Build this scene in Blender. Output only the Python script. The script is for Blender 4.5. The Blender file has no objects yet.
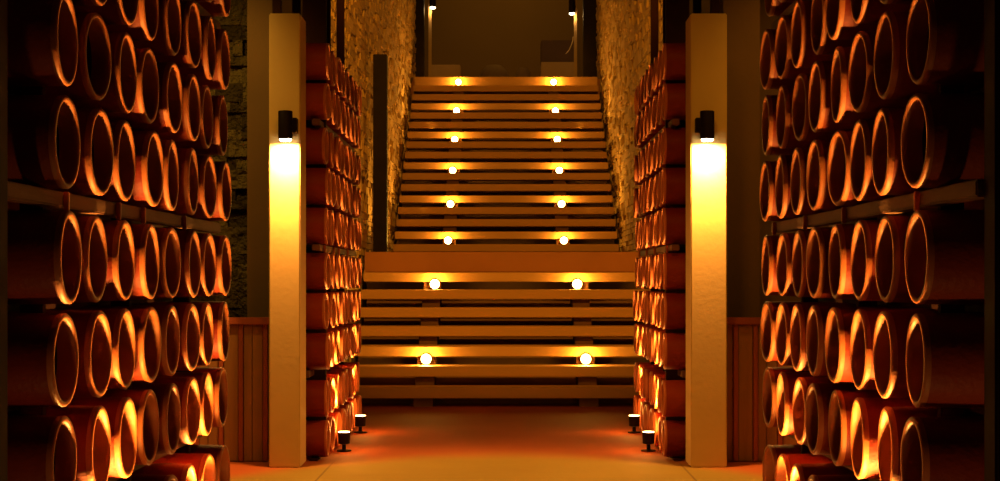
import bpy, bmesh, math, random
from mathutils import Vector, Matrix
random.seed(11)
PI = math.pi
sc = bpy.context.scene
COL = sc.collection
sc.view_settings.view_transform = 'Standard'
sc.view_settings.look = 'None'
sc.view_settings.exposure = 0.0

H = 1.055          # eye height

# ------------------------------------------------------------------ materials
def nmat(name):
    m = bpy.data.materials.new(name); m.use_nodes = True
    nt = m.node_tree
    return m, nt, nt.nodes['Principled BSDF']

def noisy(name, c1, c2, scale=6, rough=.6, bump=0.0, bscale=60, stretch=(1,1,1), metallic=0.0, spec=.5, detail=6):
    m, nt, b = nmat(name)
    N = nt.nodes; L = nt.links
    tc = N.new('ShaderNodeTexCoord'); mp = N.new('ShaderNodeMapping')
    mp.inputs['Scale'].default_value = stretch
    nz = N.new('ShaderNodeTexNoise'); nz.inputs['Scale'].default_value = scale; nz.inputs['Detail'].default_value = detail
    rp = N.new('ShaderNodeValToRGB')
    rp.color_ramp.elements[0].position = .32; rp.color_ramp.elements[1].position = .68
    rp.color_ramp.elements[0].color = (*c1, 1); rp.color_ramp.elements[1].color = (*c2, 1)
    L.new(tc.outputs['Object'], mp.inputs['Vector']); L.new(mp.outputs['Vector'], nz.inputs['Vector'])
    L.new(nz.outputs['Fac'], rp.inputs['Fac']); L.new(rp.outputs['Color'], b.inputs['Base Color'])
    b.inputs['Roughness'].default_value = rough; b.inputs['Metallic'].default_value = metallic
    b.inputs['Specular IOR Level'].default_value = spec
    if bump:
        n2 = N.new('ShaderNodeTexNoise'); n2.inputs['Scale'].default_value = bscale; n2.inputs['Detail'].default_value = 5
        bp = N.new('ShaderNodeBump'); bp.inputs['Strength'].default_value = bump; bp.inputs['Distance'].default_value = .02
        L.new(mp.outputs['Vector'], n2.inputs['Vector']); L.new(n2.outputs['Fac'], bp.inputs['Height']); L.new(bp.outputs['Normal'], b.inputs['Normal'])
    return m

def emis(name, col, s):
    m, nt, b = nmat(name)
    b.inputs['Base Color'].default_value = (*col, 1)
    b.inputs['Emission Color'].default_value = (*col, 1); b.inputs['Emission Strength'].default_value = s
    return m

M = {}
M['clay'] = noisy('glazed_clay', (.21,.020,.008), (.28,.029,.010), 5, .55, .15, 70, spec=.25)
M['clay2'] = noisy('glazed_clay_dark', (.17,.011,.006), (.22,.017,.007), 5, .55, .15, 70, spec=.25)
M['clay3'] = noisy('glazed_clay_pale', (.28,.030,.011), (.34,.042,.014), 5, .55, .15, 70, spec=.25)
M['inner'] = noisy('shaded_clay_inside', (.020,.003,.0015), (.032,.005,.0025), 5, .8, .1, 70, spec=.1)  # near black colour stands in for the shade deep inside the tubes
M['rim'] = noisy('uplit_clay_rim', (.44,.115,.036), (.54,.145,.046), 9, .5, .1, 90, spec=.3)  # paler than the body: uplight on the mouths put into the colour
M['rack'] = noisy('rack_timber', (.13,.042,.015), (.18,.062,.021), 3, .7, .2, 40, (1,.15,1))
M['rackdark'] = noisy('rack_steel_dark', (.022,.006,.004), (.035,.009,.005), 4, .7, spec=.1)
M['tread'] = noisy('tread_stone', (.40,.21,.075), (.47,.25,.09), 2.2, .6, .12, 50, (.35,1,1))
M['slab'] = noisy('landing_render', (.34,.13,.055), (.40,.16,.065), 2, .7, .1, 40)
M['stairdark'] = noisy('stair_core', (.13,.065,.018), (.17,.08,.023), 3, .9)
M['stringer'] = noisy('stringer_concrete', (.10,.042,.015), (.13,.052,.018), 3, .8)
M['white'] = noisy('pillar_paint', (.62,.44,.20), (.68,.49,.23), 2.5, .7, .05, 30)
M['brown'] = noisy('brown_render', (.12,.070,.028), (.15,.085,.034), 2, .85, .1, 30)
M['black'] = noisy('black_metal', (.010,.005,.0035), (.016,.008,.005), 8, .6, spec=.12)
M['fence'] = noisy('fence_board_brown', (.24,.115,.040), (.32,.155,.054), 3, .7, .15, 30, (6,6,.4))
M['fence2'] = noisy('fence_board_red', (.27,.060,.024), (.33,.078,.032), 3, .7, .15, 30, (6,6,.4))
M['backwall'] = noisy('back_wall_render', (.10,.062,.022), (.12,.072,.026), .6, .9)
M['box'] = noisy('cabinet_paint', (.30,.19,.075), (.34,.21,.085), 3, .8)
M['boxshade'] = noisy('cabinet_shaded', (.055,.026,.010), (.075,.034,.013), 3, .8)  # cabinet colour darkened to stand for its unlit upper half
M['jar'] = noisy('far_jar_clay', (.12,.07,.03), (.16,.09,.04), 3, .8)
M['cable'] = noisy('pale_cable', (.6,.45,.28), (.65,.5,.3), 3, .6)
M['lens'] = emis('lamp_lens', (1,.86,.50), 30)
M['lens_up'] = emis('uplight_lens', (1,.62,.25), 14)
M['lens_step'] = emis('step_light_lens', (1,.74,.26), 22)
M['lens_far'] = emis('far_lamp_lens', (1,.80,.50), 6)

def stone_mat(name, cols, bump=.35):
    m, nt, b = nmat(name); N = nt.nodes; L = nt.links
    at = N.new('ShaderNodeAttribute'); at.attribute_name = 'shade'
    tc = N.new('ShaderNodeTexCoord')
    nz = N.new('ShaderNodeTexNoise'); nz.inputs['Scale'].default_value = 9; nz.inputs['Detail'].default_value = 8
    L.new(tc.outputs['Object'], nz.inputs['Vector'])
    mx = N.new('ShaderNodeMath'); mx.operation = 'MULTIPLY_ADD'; mx.inputs[1].default_value = .5
    L.new(nz.outputs['Fac'], mx.inputs[0])
    sub = N.new('ShaderNodeMath'); sub.operation = 'SUBTRACT'; sub.inputs[1].default_value = .25
    L.new(at.outputs['Fac'], sub.inputs[0]); L.new(sub.outputs[0], mx.inputs[2])
    rp = N.new('ShaderNodeValToRGB')
    rp.color_ramp.elements[0].color = (*cols[0], 1); rp.color_ramp.elements[0].position = .1
    rp.color_ramp.elements[1].color = (*cols[2], 1); rp.color_ramp.elements[1].position = .9
    e = rp.color_ramp.elements.new(.45); e.color = (*cols[1], 1)
    L.new(mx.outputs[0], rp.inputs['Fac']); L.new(rp.outputs['Color'], b.inputs['Base Color'])
    b.inputs['Roughness'].default_value = .9; b.inputs['Specular IOR Level'].default_value = .2
    n2 = N.new('ShaderNodeTexNoise'); n2.inputs['Scale'].default_value = 28; n2.inputs['Detail'].default_value = 8
    L.new(tc.outputs['Object'], n2.inputs['Vector'])
    bp = N.new('ShaderNodeBump'); bp.inputs['Strength'].default_value = bump; bp.inputs['Distance'].default_value = .03
    L.new(n2.outputs['Fac'], bp.inputs['Height']); L.new(bp.outputs['Normal'], b.inputs['Normal'])
    return m
M['stone'] = stone_mat('stacked_stone', ((.31,.19,.068), (.42,.26,.095), (.50,.32,.12)))
M['stone2'] = stone_mat('mossy_stone', ((.05,.036,.013), (.09,.068,.025), (.17,.13,.05)), 2.5)

def floor_mat():
    m, nt, b = nmat('paving'); N = nt.nodes; L = nt.links
    tc = N.new('ShaderNodeTexCoord'); sx = N.new('ShaderNodeSeparateXYZ'); L.new(tc.outputs['Object'], sx.inputs[0])
    def mth(op, a, bb, c=None):
        n = N.new('ShaderNodeMath'); n.operation = op
        for i, v in enumerate((a, bb, c)):
            if v is None: continue
            if isinstance(v, (int, float)): n.inputs[i].default_value = v
            else: L.new(v, n.inputs[i])
        return n.outputs[0]
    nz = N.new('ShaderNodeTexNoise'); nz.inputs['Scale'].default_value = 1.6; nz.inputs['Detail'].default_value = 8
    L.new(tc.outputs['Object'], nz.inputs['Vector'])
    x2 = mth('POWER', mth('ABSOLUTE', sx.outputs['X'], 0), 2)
    yy = mth('ADD', sx.outputs['Y'], mth('MULTIPLY', x2, .55))          # arc border of the pale paving, with the yellow light pool painted in
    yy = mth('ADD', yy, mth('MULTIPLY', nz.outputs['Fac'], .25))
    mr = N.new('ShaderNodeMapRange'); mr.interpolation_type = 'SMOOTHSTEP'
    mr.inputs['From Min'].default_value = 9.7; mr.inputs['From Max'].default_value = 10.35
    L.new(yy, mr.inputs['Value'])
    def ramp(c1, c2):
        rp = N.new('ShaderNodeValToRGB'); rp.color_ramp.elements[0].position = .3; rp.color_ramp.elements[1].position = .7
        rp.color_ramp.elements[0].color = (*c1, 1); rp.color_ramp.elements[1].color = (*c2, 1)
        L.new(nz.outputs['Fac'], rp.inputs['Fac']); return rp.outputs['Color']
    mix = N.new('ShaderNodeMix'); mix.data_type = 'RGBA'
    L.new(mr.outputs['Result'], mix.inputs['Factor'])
    L.new(ramp((.24,.165,.028), (.29,.20,.034)), mix.inputs['A']); L.new(ramp((.34,.075,.02), (.40,.094,.025)), mix.inputs['B'])  # yellow pooled light in front, red rack light behind, tinted into the paving
    # paving joints
    jx = mth('ABSOLUTE', mth('SUBTRACT', mth('ABSOLUTE', sx.outputs['X'], 0), 1.0), 0)
    j = mth('LESS_THAN', jx, .006)
    m2 = N.new('ShaderNodeMix'); m2.data_type = 'RGBA'
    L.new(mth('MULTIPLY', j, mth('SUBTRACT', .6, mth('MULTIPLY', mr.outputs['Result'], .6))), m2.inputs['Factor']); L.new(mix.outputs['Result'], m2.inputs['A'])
    m2.inputs['B'].default_value = (.08,.04,.015,1)
    L.new(m2.outputs['Result'], b.inputs['Base Color'])
    b.inputs['Roughness'].default_value = .78; b.inputs['Specular IOR Level'].default_value = .25
    bp = N.new('ShaderNodeBump'); bp.inputs['Strength'].default_value = .12; bp.inputs['Distance'].default_value = .02
    n2 = N.new('ShaderNodeTexNoise'); n2.inputs['Scale'].default_value = 40; L.new(tc.outputs['Object'], n2.inputs['Vector'])
    L.new(n2.outputs['Fac'], bp.inputs['Height']); L.new(bp.outputs['Normal'], b.inputs['Normal'])
    return m
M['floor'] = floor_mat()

# ------------------------------------------------------------------ mesh helpers
def obj(name, bm, mat, parent=None, smooth=False, bevel=0.0):
    if bevel:
        bmesh.ops.bevel(bm, geom=[e for e in bm.edges], offset=bevel, segments=2, affect='EDGES', clamp_overlap=True)
    bmesh.ops.recalc_face_normals(bm, faces=bm.faces)
    me = bpy.data.meshes.new(name); bm.to_mesh(me); bm.free()
    if smooth:
        for p in me.polygons: p.use_smooth = True
        me.set_sharp_from_angle(angle=math.radians(40))
    me.materials.append(mat)
    o = bpy.data.objects.new(name, me); COL.objects.link(o)
    if parent: o.parent = parent
    return o

def bx(bm, x0, x1, y0, y1, z0, z1, m=None):
    vs = [bm.verts.new((x, y, z)) for z in (z0, z1) for y in (y0, y1) for x in (x0, x1)]
    if m is not None:
        for v in vs: v.co = m @ v.co
    for f in ((0,1,3,2), (4,6,7,5), (0,4,5,1), (2,3,7,6), (0,2,6,4), (1,5,7,3)):
        bm.faces.new([vs[i] for i in f])

def box(*a):
    bm = bmesh.new(); bx(bm, *a); return bm

def lathe(bm, prof, n=40, axis='Z', cap0=True, cap1=True):
    rings = []
    for r, h in prof:
        ring = []
        for i in range(n):
            a = 2*PI*i/n; c, s = r*math.cos(a), r*math.sin(a)
            ring.append(bm.verts.new((c, s, h) if axis == 'Z' else (h, c, s)))
        rings.append(ring)
    for A, B in zip(rings, rings[1:]):
        for i in range(n): bm.faces.new((A[i], A[(i+1) % n], B[(i+1) % n], B[i]))
    if cap0: bm.faces.new(rings[0])
    if cap1: bm.faces.new(rings[-1])

def tube(bm, pts, r, n=8):
    pts = [Vector(p) for p in pts]; rings = []
    for i, p in enumerate(pts):
        t = (pts[min(i+1, len(pts)-1)] - pts[max(i-1, 0)]).normalized()
        u = t.orthogonal().normalized(); v = t.cross(u)
        rings.append([bm.verts.new(p + r*(u*math.cos(2*PI*k/n) + v*math.sin(2*PI*k/n))) for k in range(n)])
    for A, B in zip(rings, rings[1:]):
        for i in range(n): bm.faces.new((A[i], A[(i+1) % n], B[(i+1) % n], B[i]))
    bm.faces.new(rings[0]); bm.faces.new(rings[-1])

def tag(o, label, cat, group=None):
    o['label'] = label; o['category'] = cat
    if group: o['group'] = group
    return o
def thing(name, label, cat, loc=(0,0,0), group=None):
    o = bpy.data.objects.new(name, None); COL.objects.link(o); o.location = loc
    o.empty_display_size = .1
    return tag(o, label, cat, group)
def struct(name, bm, mat, label=None):
    o = obj(name, bm, mat); o['kind'] = 'structure'; return o

def lamp(name, kind, loc, energy, col, parent=None, **kw):
    d = bpy.data.lights.new(name, kind); d.energy = energy; d.color = col
    for k, v in kw.items(): setattr(d, k, v)
    o = bpy.data.objects.new(name, d); COL.objects.link(o); o.location = loc
    if parent: o.parent = parent
    return o
def aim(o, target):
    d = Vector(target) - o.location
    o.rotation_euler = d.to_track_quat('-Z', 'Y').to_euler()

# ------------------------------------------------------------------ ground and walls
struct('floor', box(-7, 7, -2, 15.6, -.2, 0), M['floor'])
R1, G1, D0 = .161, .286, 13.57          # lower flight
R2, G2, D1 = .160, .284, 19.50          # upper flight
ZL = 7*R1 + .195                        # landing level
ZT = ZL + 17*R2                         # top level
DT = D1 + 16*G2
DL = D0 + 7*G1                          # landing front

def stone_depth(rnd, dep): return rnd.uniform(-.2*dep, 0) if rnd.random() < .86 else rnd.uniform(-dep, -.4*dep)
def stacked_stone(name, along, a0, a1, z0, z1, plane, sign, mat, ch=(.045,.10), ln=(.12,.34), dep=.03, seed=1, back=.25, clip=None, joint=.004):
    """dry stacked stone: every stone a block with its own depth. along 'y': face looks along sign*X at x=plane; along 'x': face looks -Y at y=plane"""
    rnd = random.Random(seed); verts = []; faces = []; sh = []
    def P(a, d, z): return (plane + sign*d, a, z) if along == 'y' else (a, plane - d, z)
    z = z0
    while z < z1:
        h = rnd.uniform(*ch); zt = min(z+h, z1); a = a0 - rnd.uniform(0, .2)
        while a < a1:
            l = rnd.uniform(*ln); b = min(a+l, a1); s = max(a, a0)
            if b - s > .01:
                d = stone_depth(rnd, dep); g = joint; t = rnd.uniform(-.012, .012); u = rnd.uniform(-.012, .012)
                lo = clip(.5*(s+b)) if clip else z0
                if zt > lo:
                    zz = max(z, lo); i = len(verts)
                    for dd, e in ((-back, 0), (d, g)):
                        verts += [P(s+e, dd + (t if e else 0), zz+e), P(b-e, dd - (t if e else 0), zz+e), P(b-e, dd - (t if e else 0) + (u if e else 0), zt-e), P(s+e, dd + (t if e else 0) + (u if e else 0), zt-e)]
                    fs = [(4,5,6,7), (0,1,5,4), (1,2,6,5), (2,3,7,6), (3,0,4,7)]
                    faces += [tuple(i+k for k in f) for f in fs]
                    v = rnd.random(); sh += [v]*8
            a += l
        z += h
    me = bpy.data.meshes.new(name); me.from_pydata(verts, [], faces)
    at = me.attributes.new('shade', 'FLOAT', 'POINT'); at.data.foreach_set('value', sh)
    bm = bmesh.new(); bm.from_mesh(me); bmesh.ops.recalc_face_normals(bm, faces=bm.faces); bm.to_mesh(me); bm.free()
    me.materials.append(mat)
    o = bpy.data.objects.new(name, me); COL.objects.link(o); o['kind'] = 'structure'
    return o
WX = 1.40
stacked_stone('wall_left', 'y', 13.0, 25.3, 0, 6.2, -WX, 1, M['stone'], seed=3)
stacked_stone('wall_right', 'y', 13.7, 25.3, 0, 6.2, WX, -1, M['stone'], seed=4)
stacked_stone('wall_side_left', 'x', -4.2, -1.53, 0, 3.6, 10.3, 1, M['stone2'], ch=(.04,.12), ln=(.05,.22), dep=.05, seed=5, joint=.0005)
struct('wall_side_right', box(1.45, 4.2, 10.3, 10.55, 0, 3.6), M['brown'])
struct('trim_1', box(-1.56, -1.40, 9.86, 10.1, 0, 3.6), M['brown'])
struct('trim_2', box(1.31, 1.53, 9.86, 10.1, 0, 3.6), M['brown'])
struct('wall_back', box(-8, 8, 34, 34.3, ZT-.3, ZT+7), M['backwall'])
struct('floor_upper', box(-3.2, 3.2, DT+.30, 34.0, ZT-.25, ZT), M['slab'])
struct('trim_5', box(-1.75, -1.42, 12.72, 12.97, 0, 6.2), M['black'])
struct('trim_6', box(1.415, 1.75, 13.40, 13.67, 0, 6.2), M['black'])
# dark jambs where the stone walls end at the head of the stairs
struct('trim_3', box(-1.60, -1.40, 27.9, 28.15, ZT, ZT+3.2), M['black'])
struct('trim_4', box(1.32, 1.60, 27.9, 28.15, ZT, ZT+3.2), M['black'])

# ------------------------------------------------------------------ staircase
st = thing('staircase', 'wide straight staircase in two flights with open horizontal treads between stone walls', 'staircase', (0, D0, 0))
TH = .088
def S(bm_args, name, mat, bev=.006):
    x0, x1, y0, y1, z0, z1 = bm_args
    return obj(name, box(x0, x1, y0-D0, y1-D0, z0, z1), mat, st, bevel=bev)
for k in range(1, 8):
    y = D0 + (k-1)*G1
    S((-1.33, 1.33, y, y+.335, k*R1-TH, k*R1), 'tread', M['tread'])
S((-1.345, 1.345, DL, D1+.3, 7*R1+.003, ZL), 'landing', M['slab'])
for k in range(1, 17):
    y = D1 + (k-1)*G2
    S((-1.345, 1.345, y, y+.33, ZL+k*R2-TH, ZL+k*R2), 'tread', M['tread'])
S((-1.345, 1.345, DT, DT+.30, ZT-.152, ZT), 'landing', M['tread'])
def stringer(x, w, y0, g, z0, r, n, mat, name, fin):
    """saw-tooth carriage under the treads"""
    prof = []
    for k in range(n):
        yy = y0 + k*g + .05; zz = z0 + (k+1)*r - TH - .001
        prof += [(yy, z0 + k*r - (TH+.001 if k else 0)), (yy, zz)]
    prof += [(y0 + n*g + fin, prof[-1][1]), (y0 + n*g + fin, z0 + (n-1)*r - .34), (y0 + .45, z0)]
    bm = bmesh.new()
    A = [bm.verts.new((x-w/2, a-D0, b)) for a, b in prof]; B = [bm.verts.new((x+w/2, a-D0, b)) for a, b in prof]
    bm.faces.new(A); bm.faces.new(B[::-1])
    for i in range(len(prof)):
        j = (i+1) % len(prof); bm.faces.new((A[i], B[i], B[j], A[j]))
    bmesh.ops.triangulate(bm, faces=[f for f in bm.faces if len(f.verts) > 4])
    obj(name, bm, mat, st)
for sx in (-.69, .69):
    stringer(sx, .16, D0, G1, 0, R1, 7, M['stringer'], 'stringer', -.02)
    stringer(sx, .16, D1, G2, ZL, R2, 16, M['stringer'], 'stringer', -.02)
# dark core closing the stairs behind the open treads
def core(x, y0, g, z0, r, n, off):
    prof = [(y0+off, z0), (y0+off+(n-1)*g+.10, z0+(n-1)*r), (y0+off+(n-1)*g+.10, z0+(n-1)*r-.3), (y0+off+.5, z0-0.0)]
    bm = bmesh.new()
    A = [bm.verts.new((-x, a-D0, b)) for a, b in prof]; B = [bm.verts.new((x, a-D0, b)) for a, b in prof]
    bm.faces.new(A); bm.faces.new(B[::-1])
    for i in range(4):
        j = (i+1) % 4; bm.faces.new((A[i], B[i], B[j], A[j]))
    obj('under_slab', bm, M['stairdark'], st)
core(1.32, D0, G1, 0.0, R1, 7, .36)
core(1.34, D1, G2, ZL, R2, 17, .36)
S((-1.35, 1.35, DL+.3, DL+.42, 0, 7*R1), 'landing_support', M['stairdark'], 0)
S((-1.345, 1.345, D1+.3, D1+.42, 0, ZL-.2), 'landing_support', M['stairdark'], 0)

# ------------------------------------------------------------------ step lights
ORANGE = (1.0, .47, .05)
def disc_lamp_meshes():
    # axis +Z here, turned to point at the viewer's side (-Y); z = 0 is the nosing plane of the tread above
    out = []
    for long in (0, 1):
        b = bmesh.new()
        if long: lathe(b, [(.017,-.047), (.017,.004), (.047,.006), (.049,.012), (.047,.020), (.044,.020), (.044,.014), (.0005,.014)], 28, cap1=False)
        else: lathe(b, [(.047,.002), (.049,.010), (.047,.020), (.044,.020), (.044,.014), (.0005,.014)], 28, cap1=False)
        h = bpy.data.meshes.new('housing'); bmesh.ops.recalc_face_normals(b, faces=b.faces); b.to_mesh(h); b.free(); h.materials.append(M['stringer'])
        out.append(h)
    b = bmesh.new(); lathe(b, [(.0005,.015), (.0435,.015), (.041,.024), (.028,.031), (.0005,.034)], 28, cap0=False, cap1=False)
    l = bpy.data.meshes.new('lens'); bmesh.ops.recalc_face_normals(b, faces=b.faces); b.to_mesh(l); b.free(); l.materials.append(M['lens_step'])
    for m_ in out + [l]:
        for p in m_.polygons: p.use_smooth = True
    return out[0], out[1], l
HS, HL, LM = disc_lamp_meshes()
step_specs = [(D0+2*G1, 2*R1 + .051, .69, 'under the third tread of the lower flight', 1.25),
              (D0+6*G1, 6*R1 + .051, .665, 'just below the dark landing edge', 1.2)]
for k, nm in ((2,'lowest in the upper flight'), (5,'second from bottom of the upper flight'), (8,'third from bottom of the upper flight'),
              (11,'fourth from bottom of the upper flight'), (14,'fifth from bottom, next below the top pair')):
    step_specs.append((D1+(k-1)*G2, ZL + (k-1)*R2 + .051, .70, nm, 1.0))
step_specs.append((DT, ZT-.080, .70, 'on the topmost step edge', 1.0))
for i, (y, z, x, nm, pw) in enumerate(step_specs):
    for s, side in ((-1,'left'), (1,'right')):
        last = i == len(step_specs)-1
        yb = y - .001        # reaches back to the stringer, or sits on the step face
        t = thing('step_light', f'small round glowing step light on {side} side, {nm}', 'light', (s*x, yb, z), 'glowing step lights on the stairs')
        for m_, n_ in ((HS if last else HL,'housing'), (LM,'lens')):
            o = bpy.data.objects.new(n_, m_); COL.objects.link(o); o.parent = t
            o.rotation_euler = (PI/2, 0, 0)
        lamp('glow', 'POINT', (s*x, y - .075, z + .004), 11*pw, ORANGE, shadow_soft_size=.03)

# ------------------------------------------------------------------ clay tubes in racks
OD, P, LEN = .217, .2355, .30
ro = OD/2
def tube_meshes():
    b = bmesh.new()      # open at the mouth, closed at the back; mouth looks along +X at x = 0
    lathe(b, [(ro-.002,-.014), (ro-.001,-.05), (ro,-.16), (ro-.002,-LEN+.02), (ro-.010,-LEN), (.0005,-LEN)], 48, 'X', False, False)
    bmesh.ops.recalc_face_normals(b, faces=b.faces)
    ms = []
    for mt in ('clay', 'clay2', 'clay3'):
        me = bpy.data.meshes.new('tube_body'); b.to_mesh(me); me.materials.append(M[mt])
        for p in me.polygons: p.use_smooth = True
        me.set_sharp_from_angle(angle=math.radians(45)); ms.append(me)
    b.free()
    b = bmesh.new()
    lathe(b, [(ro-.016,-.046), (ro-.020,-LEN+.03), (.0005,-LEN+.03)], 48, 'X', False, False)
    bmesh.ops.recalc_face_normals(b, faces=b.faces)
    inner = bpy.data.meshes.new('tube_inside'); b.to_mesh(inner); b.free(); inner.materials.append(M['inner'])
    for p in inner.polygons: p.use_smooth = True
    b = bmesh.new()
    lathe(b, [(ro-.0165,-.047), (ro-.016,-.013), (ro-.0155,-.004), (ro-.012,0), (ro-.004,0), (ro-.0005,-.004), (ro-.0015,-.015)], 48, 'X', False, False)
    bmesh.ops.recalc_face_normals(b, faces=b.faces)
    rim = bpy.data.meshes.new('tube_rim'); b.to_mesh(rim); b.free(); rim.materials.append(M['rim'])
    for p in rim.polygons: p.use_smooth = True
    return ms, rim, inner
TB, TR, TI = tube_meshes()

Z1 = 1.107
ROWZ = {'1': Z1, '2': Z1-P, '3': Z1-2*P, 'A': 1.372, 'B': 1.372+P, 'C': 1.372+2*P}
CL = .0008
BEAM_MID = (1.226, ROWZ['A']-ro-CL)
BEAM_TOP = (ROWZ['C']+ro+.006, ROWZ['C']+ro+.044)
ROWZ['D'] = BEAM_TOP[1] + ro + CL; ROWZ['E'] = ROWZ['D'] + P
BEAM_LOW = (ROWZ['3']-ro-.042, ROWZ['3']-ro-CL)
ROWZ['4'] = .358; ROWZ['5'] = .358-P
ROWTXT = {'E':'topmost row', 'D':'first row above top beam', 'C':'third row above middle beam', 'B':'second row above middle beam', 'A':'first row above middle beam',
          '1':'first row below middle beam', '2':'second row below middle beam', '3':'third row below middle beam', '4':'first row below lowest beam', '5':'bottom row by floor'}
COLTXT = ['nearest column','second column','third column','fourth column','fifth column','sixth column','seventh column','farthest column']

def rack(tag_txt, side, xo, ystart, yp, rows, ext0, tall):
    """side: -1 = rack on the left (mouths look +X), 1 = on the right"""
    s = side; n = 8; y_end = ystart + 7*yp
    r = thing('tube_rack', f'dark timber rack stacked with red clay tubes, {tag_txt} of the stairway approach', 'rack', (xo, ystart, 0), 'racks of clay tubes')
    def part(name, d0, d1, y0, y1, z0, z1, mat, bev=.004):
        xs = sorted((s*d0, s*d1)); return obj(name, box(xs[0], xs[1], y0-ystart, y1-ystart, z0, z1), mat, r, bevel=bev)
    ya, yb = ystart - ext0, y_end + .13
    for z0, z1 in (BEAM_MID, BEAM_TOP, BEAM_LOW):
        dd = .06 if z0 < .6 else 0
        part('beam', .040+dd, .085+dd, ya, yb, z0, z1, M['rack']); part('beam', .25, .295, ya if ext0 < .2 else ystart-.12, yb, z0, z1, M['rack'])
    # small brackets standing on the front beams
    for c in ((0,2,3,5) if side < 0 else (0,3,5,7)):
        yy = ystart + c*yp + (.10 if c == 0 else .02)
        part('bracket', .027, .040, yy-.006, yy+.006, BEAM_MID[0]-.010, BEAM_MID[1], M['rim'], .002)  # pale rim colour imitates uplight falling on the brackets
    if '5' in rows: part('base_rail', .05, .10, ya, yb, 0, ROWZ['5']-ro-CL, M['rackdark']); part('base_rail', .24, .29, ya, yb, 0, ROWZ['5']-ro-CL, M['rackdark'])
    else: part('base_rail', .05, .10, ya, yb, ROWZ['4']-ro-.06, ROWZ['4']-ro-CL, M['rackdark']); part('base_rail', .24, .29, ya, yb, ROWZ['4']-ro-.06, ROWZ['4']-ro-CL, M['rackdark'])
    # slim battens between the layers
    for rw, below in (('1','2'), ('2','3'), ('B','A'), ('C','B'), ('E','D'), ('4','5')):
        if rw in rows and below in rows:
            for d in (.17, .265): part('batten', d, d+.03, ystart-.08, yb, ROWZ[below]+ro+CL, ROWZ[rw]-ro-CL, M['rackdark'], 0)
    # uprights in the gaps between the columns
    ztop = tall
    ups = [ystart + .5*yp, ystart + 3.5*yp, ystart + 6.5*yp]
    for i, yy in enumerate(ups):
        part('upright', .296, .35, yy-.018, yy+.018, 0, ztop, M['rackdark'])
        part('upright', .03 if (i == 0 and ext0 < .2) else .10, .17 if (i == 0 and ext0 < .2) else .155, yy-.018, yy+.018, 0, ztop, M['rackdark'])
    if ext0 > .2: part('frame_post', .03 if s < 0 else .055, .20, ya-.085, ya-.002, 0, 2.6, M['rackdark'], .006)
    rnd = random.Random(hash((tag_txt[:3], 1)) if False else (7 if s < 0 else 23) + (0 if ext0 > .2 else 50))
    for rw in rows:
        for c in range(n):
            t = thing('clay_tube', f'red clay tube, {tag_txt} rack, {ROWTXT[rw]}, {COLTXT[c]} from camera', 'clay tube',
                      (xo + s*rnd.uniform(-.006, .010), ystart + c*yp + rnd.uniform(-.009, .009), ROWZ[rw]), f'clay tubes in the {tag_txt} rack')
            ang = max(-.06, min(.06, rnd.gauss(0, .03)))
            t.rotation_euler = (0, 0, (0 if s < 0 else PI) + ang)
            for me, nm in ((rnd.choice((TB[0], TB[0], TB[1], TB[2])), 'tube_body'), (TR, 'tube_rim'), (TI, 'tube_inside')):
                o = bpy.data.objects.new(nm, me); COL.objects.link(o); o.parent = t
    return r
NEAR = ['D','C','B','A','1','2','3','4']
FAR = ['E','D','C','B','A','1','2','3','4','5']
NX = (-1.002, .928); FX = (-1.045, .925)
rack('left foreground', -1, NX[0], 3.755, .299, NEAR, .36, 2.45)
rack('right foreground', 1, NX[1], 3.73, .302, NEAR, .36, 2.45)
rack('left far', -1, FX[0], 9.63, .302, FAR, .11, 3.05)
rack('right far', 1, FX[1], 9.63, .302, FAR, .11, 3.05)

# ------------------------------------------------------------------ uplights in front of the racks
UP = (1.0, .50, .085)
def uplight(x, y, z, s, label, energy):
    t = thing('uplight', label, 'light', (x, y, 0), 'uplights at the foot of the racks')
    b = bmesh.new(); lathe(b, [(.045,0), (.045,.008), (.012,.012), (.012,z-.076)], 20); obj('stand', b, M['black'], t, True)
    b = bmesh.new(); lathe(b, [(.012,z-.075), (.036,z-.070), (.038,z-.012), (.041,z), (.037,z), (.039,z-.006), (.0005,z-.006)], 24, cap1=False); obj('lamp_body', b, M['black'], t, True)
    b = bmesh.new(); lathe(b, [(.0005,z-.004), (.0365,z-.004), (.035,z+.003), (.0005,z+.005)], 24, cap0=False, cap1=False); obj('lens', b, M['lens_up'], t, True)
    l = lamp('uplight_beam', 'SPOT', (x, y, z+.012), energy, UP, shadow_soft_size=.03, spot_size=math.radians(84), spot_blend=.6)
    aim(l, (x + s*.16, y, z+1.2))
    lamp('lens_spill', 'POINT', (x - s*.02, y, z+.03), energy*.02, (1.0,.40,.06), shadow_soft_size=.03)
for x, y, lab in ((-.998, 10.08, 'small round uplight on short stand at nearer end of left far rack'),
                  (-1.005, 11.29, 'small round uplight on short stand at farther end of left far rack')):
    uplight(x, y, .118, -1, lab, 230)
for x, y, lab in ((.878, 10.08, 'small round uplight on short stand at nearer end of right far rack'),
                  (.885, 11.29, 'small round uplight on short stand at farther end of right far rack')):
    uplight(x, y, .118, 1, lab, 230)
for s, x, sd in ((-1, -.953, 'left'), (1, .879, 'right')):
    for y, e, nm in ((3.29, 3.5, 'nearest'), (4.18, 250, 'middle'), (5.39, 165, 'farther')):
        uplight(x, y, .118, s, f'small round uplight at foot of {sd} foreground rack, {nm} of three', e)

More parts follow.
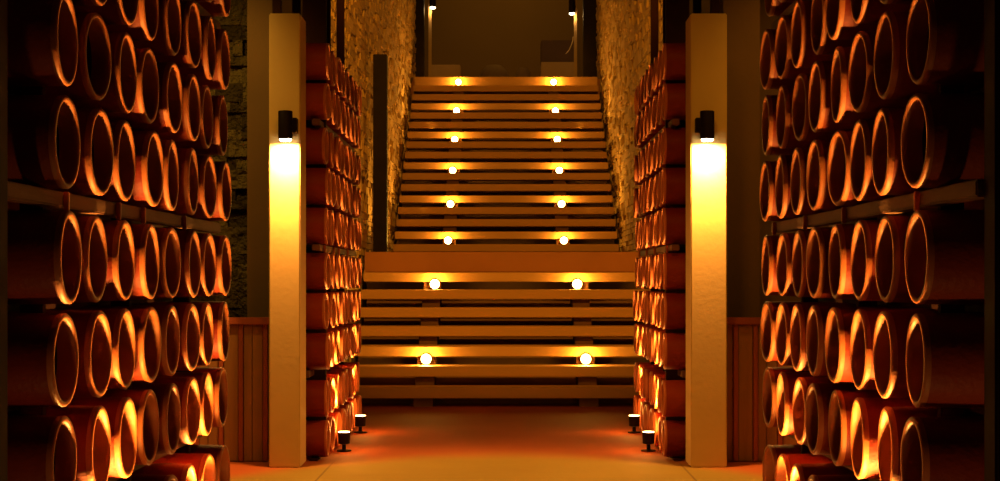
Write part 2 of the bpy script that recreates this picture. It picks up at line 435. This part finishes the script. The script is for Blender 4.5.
# ------------------------------------------------------------------ pillars and their lamps
PX = {-1: (-1.333, -1.158), 1: (1.040, 1.243)}
WARM = (1.0, .42, .075)
for s, sd in ((-1, 'left'), (1, 'right')):
    x0, x1 = PX[s]
    p = obj('square_pillar', box(x0, x1, 9.2, 9.475, 0, 2.555), M['white'], bevel=.006)
    tag(p, f'pale square pillar on the {sd}, lit from its wall lamp, beside far tube rack', 'pillar', 'pale pillars flanking the approach')
    lx = -1.229 if s < 0 else 1.121
    t = thing('wall_lamp', f'black cylinder downlight glowing on the {sd} pale pillar', 'lamp', (lx, 9.115, 1.835), 'cylinder lamps on the pale pillars')
    b = bmesh.new(); lathe(b, [(.036,.010), (.040,.004), (.040,.158), (.037,.162), (.0005,.162)], 32, cap0=False, cap1=False)
    lathe(b, [(.036,.010), (.0345,.016), (.0005,.016)], 32, cap0=False, cap1=False); obj('lamp_body', b, M['black'], t, True)
    b = bmesh.new(); bx(b, .018*1-.0, .060, .03, .086, .045, .128) if s < 0 else bx(b, -.060, -.018, .03, .086, .045, .128)
    obj('mount', b, M['black'], t, bevel=.004)
    b = bmesh.new(); lathe(b, [(.0005,.015), (.0335,.015), (.033,.0), (.028,-.006), (.0005,-.008)], 28, cap0=False, cap1=False); obj('lens', b, M['lens'], t, True)
    l = lamp('downlight', 'AREA', (lx, 9.115, 1.822), 50, WARM, shape='DISK', size=.06)

# ------------------------------------------------------------------ slatted fences
def fence(x0, x1, sd):
    t = thing('board_fence', f'vertical board fence with top rail behind the {sd} pale pillar', 'fence', (x0, 9.5, 0), 'board fences beside the pillars')
    w = x1 - x0
    obj('top_rail', box(-.02, w+.02, -.035, .035, .795, .838), M['fence2'], t, bevel=.005)
    x = 0; i = 0
    ws = [.062, .03, .085, .03, .05]
    while x < w - .03:
        ww = min(ws[i % 5], w - x); red = ws[i % 5] < .04
        obj('board', box(x+.002, x+ww-.002, -.012 if not red else -.024, .012, .006, .794), M['fence2'] if red else M['fence'], t, bevel=.002)
        x += ww; i += 1
    obj('base_rail', box(0, w, .012, .035, .0, .10), M['fence'], t)
fence(-2.5, -1.36, 'left'); fence(1.255, 2.4, 'right')

# black post on the landing against the left stone wall
t = obj('slim_post', box(-1.345, -1.205, 16.55, 16.69, ZL+.001, 3.34), M['black'], bevel=.006)
tag(t, 'tall black square post standing on the landing before the left stone wall', 'post')

# ------------------------------------------------------------------ head of the stairs
for s, xl, xp, zl, nm in ((-1, -1.294, -1.347, 5.87, 'left'), (1, 1.165, 1.232, 5.765, 'right')):
    t = thing('lamp_post', f'slim lit lamp post at head of the stairs, {nm} side', 'lamp', (xp, 29.0, ZT), 'lamp posts at the head of the stairs')
    obj('post', box(-.028, .028, -.028, .028, 0, zl-ZT+.55), M['box'], t, bevel=.004)
    b = bmesh.new(); h = zl-ZT
    lathe(b, [(.052,h+.012), (.056,h+.006), (.056,h+.22), (.05,h+.24), (.0005,h+.24)], 24, cap0=False, cap1=False); lathe(b, [(.052,h+.012), (.0005,h+.015)], 24, cap0=False, cap1=False)
    for v in b.verts: v.co += Vector((xl-xp, -.10, 0))
    obj('lamp_head', b, M['black'], t, True)
    obj('arm', box(min(0, xl-xp), max(0, xl-xp), -.09, -.02, h+.10, h+.14), M['black'], t)
    b = bmesh.new(); lathe(b, [(.0005,h+.012), (.050,h+.010), (.048,h-.02), (.0005,h-.03)], 24, cap0=False, cap1=False)
    for v in b.verts: v.co += Vector((xl-xp, -.10, 0))
    obj('lens', b, M['lens_far'], t, True)
    lamp('post_glow', 'POINT', (xl, 28.90, zl-.05), 5, (1,.6,.2), shadow_soft_size=.03)
t = thing('equipment_cabinet', 'tall cabinet with shade coloured into its upper half at head of the stairs', 'cabinet', (.955, 30.2, ZT))
obj('lower_panel', box(-.315, .315, -.3, .3, 0, 1.0), M['box'], t, bevel=.01)
obj('upper_panel', box(-.315, .315, -.27, .3, 1.0, 1.40), M['boxshade'], t, bevel=.01)
t = obj('low_crate', box(-1.36, -.83, 29.7, 30.2, ZT, 4.965), M['box'], bevel=.012)
tag(t, 'low pale rectangular crate at head of the stairs beside left lamp post', 'crate')
def jar(x, y, r, h, lab):
    b = bmesh.new(); lathe(b, [(r*.55,0), (r*.8,h*.25), (r,h*.6), (r*.97,h*.75), (r*.8,h*.9), (r*.5,h*.98), (r*.45,h), (r*.35,h), (r*.34,h*.95), (.001,h*.9)], 32, cap1=False)
    o = obj('round_jar', b, M['jar'], None, True); o.location = (x, y, ZT)
    tag(o, lab, 'jar', 'rounded jars at the head of the stairs')
jar(-.22, 30.4, .30, 1.0, 'larger dim rounded jar at head of the stairs, left of the smaller one')
jar(.32, 30.4, .17, .95, 'smaller dim rounded jar at head of the stairs, right of the larger one')
b = bmesh.new()
tube(b, [(1.190,28.955,5.36), (1.185,28.955,5.30), (1.165,28.96,5.23), (1.12,28.95,5.13), (1.08,28.95,5.08), (1.055,28.95,5.06)], .008)
tag(obj('cable', b, M['cable'], None, True), 'thin pale curved cable dangling from right lamp post at head of the stairs', 'cable')

# ------------------------------------------------------------------ general light and added fills
# added fill spot high over the approach, brightens pillars and front paving
l = lamp('approach_fill', 'SPOT', (0, 5.2, 4.6), 165, (1.0, .36, .012), shadow_soft_size=.25, spot_size=math.radians(62), spot_blend=.6); aim(l, (0, 9.2, 0))
l = lamp('yard_light', 'AREA', (0, 31.5, ZT+4.5), 60, (1.0,.48,.06), shape='DISK', size=2.0); aim(l, (0, 33, ZT))  # area light above the upper floor, aimed down before the back wall
# added unseen spot over the approach, fills in light on the stairs
l = lamp('stair_fill', 'SPOT', (0, 8.0, 6.5), 1900, (1.0,.40,.02), shadow_soft_size=.3, spot_size=math.radians(54), spot_blend=.35); aim(l, (0, 18.0, 2.2))
for s in (-1, 1):
    for y, z in ((17.2, ZL+.1), (20.3, ZL+.5), (22.6, ZL+1.8)):   # added spots without fixtures beside the steps, brighten the stone walls
        l = lamp('wall_fill', 'SPOT', (s*1.0, y, z), 58, (1.0,.47,.05), shadow_soft_size=.06, spot_size=math.radians(105), spot_blend=.9); aim(l, (s*1.4, y-1.0, z+1.3))
for s in (-1, 1): lamp('head_fill', 'POINT', (s*.9, 27.6, ZT+.7), 9, (1.0,.48,.05), shadow_soft_size=.1)  # added points with no lamp there, brighten crate and cabinet
l = lamp('side_fill', 'SPOT', (-2.1, 8.6, 3.2), 95, (1.0,.52,.07), shadow_soft_size=.1, spot_size=math.radians(80), spot_blend=.8); aim(l, (-1.8, 10.2, 1.4))  # added spot without fixture, brightens the left stone wall
l = lamp('side_fill', 'SPOT', (2.1, 8.6, 3.2), 50, (1.0,.42,.04), shadow_soft_size=.1, spot_size=math.radians(80), spot_blend=.8); aim(l, (1.7, 10.2, 1.4))  # added spot without fixture, brightens the plain wall on the right

w = bpy.data.worlds.new('night'); sc.world = w; w.use_nodes = True
w.node_tree.nodes['Background'].inputs['Color'].default_value = (1,.42,.10,1)
w.node_tree.nodes['Background'].inputs['Strength'].default_value = .007

# ------------------------------------------------------------------ camera
cd = bpy.data.cameras.new('camera'); cam = bpy.data.objects.new('camera', cd); COL.objects.link(cam)
cam.location = (0, 0, H); cam.rotation_euler = (PI/2, 0, 0)
cd.sensor_width = 36; cd.lens = 1636/1000*36
cd.shift_x = -.006; cd.shift_y = .0395
cd.clip_start = .05; cd.clip_end = 200
sc.camera = cam
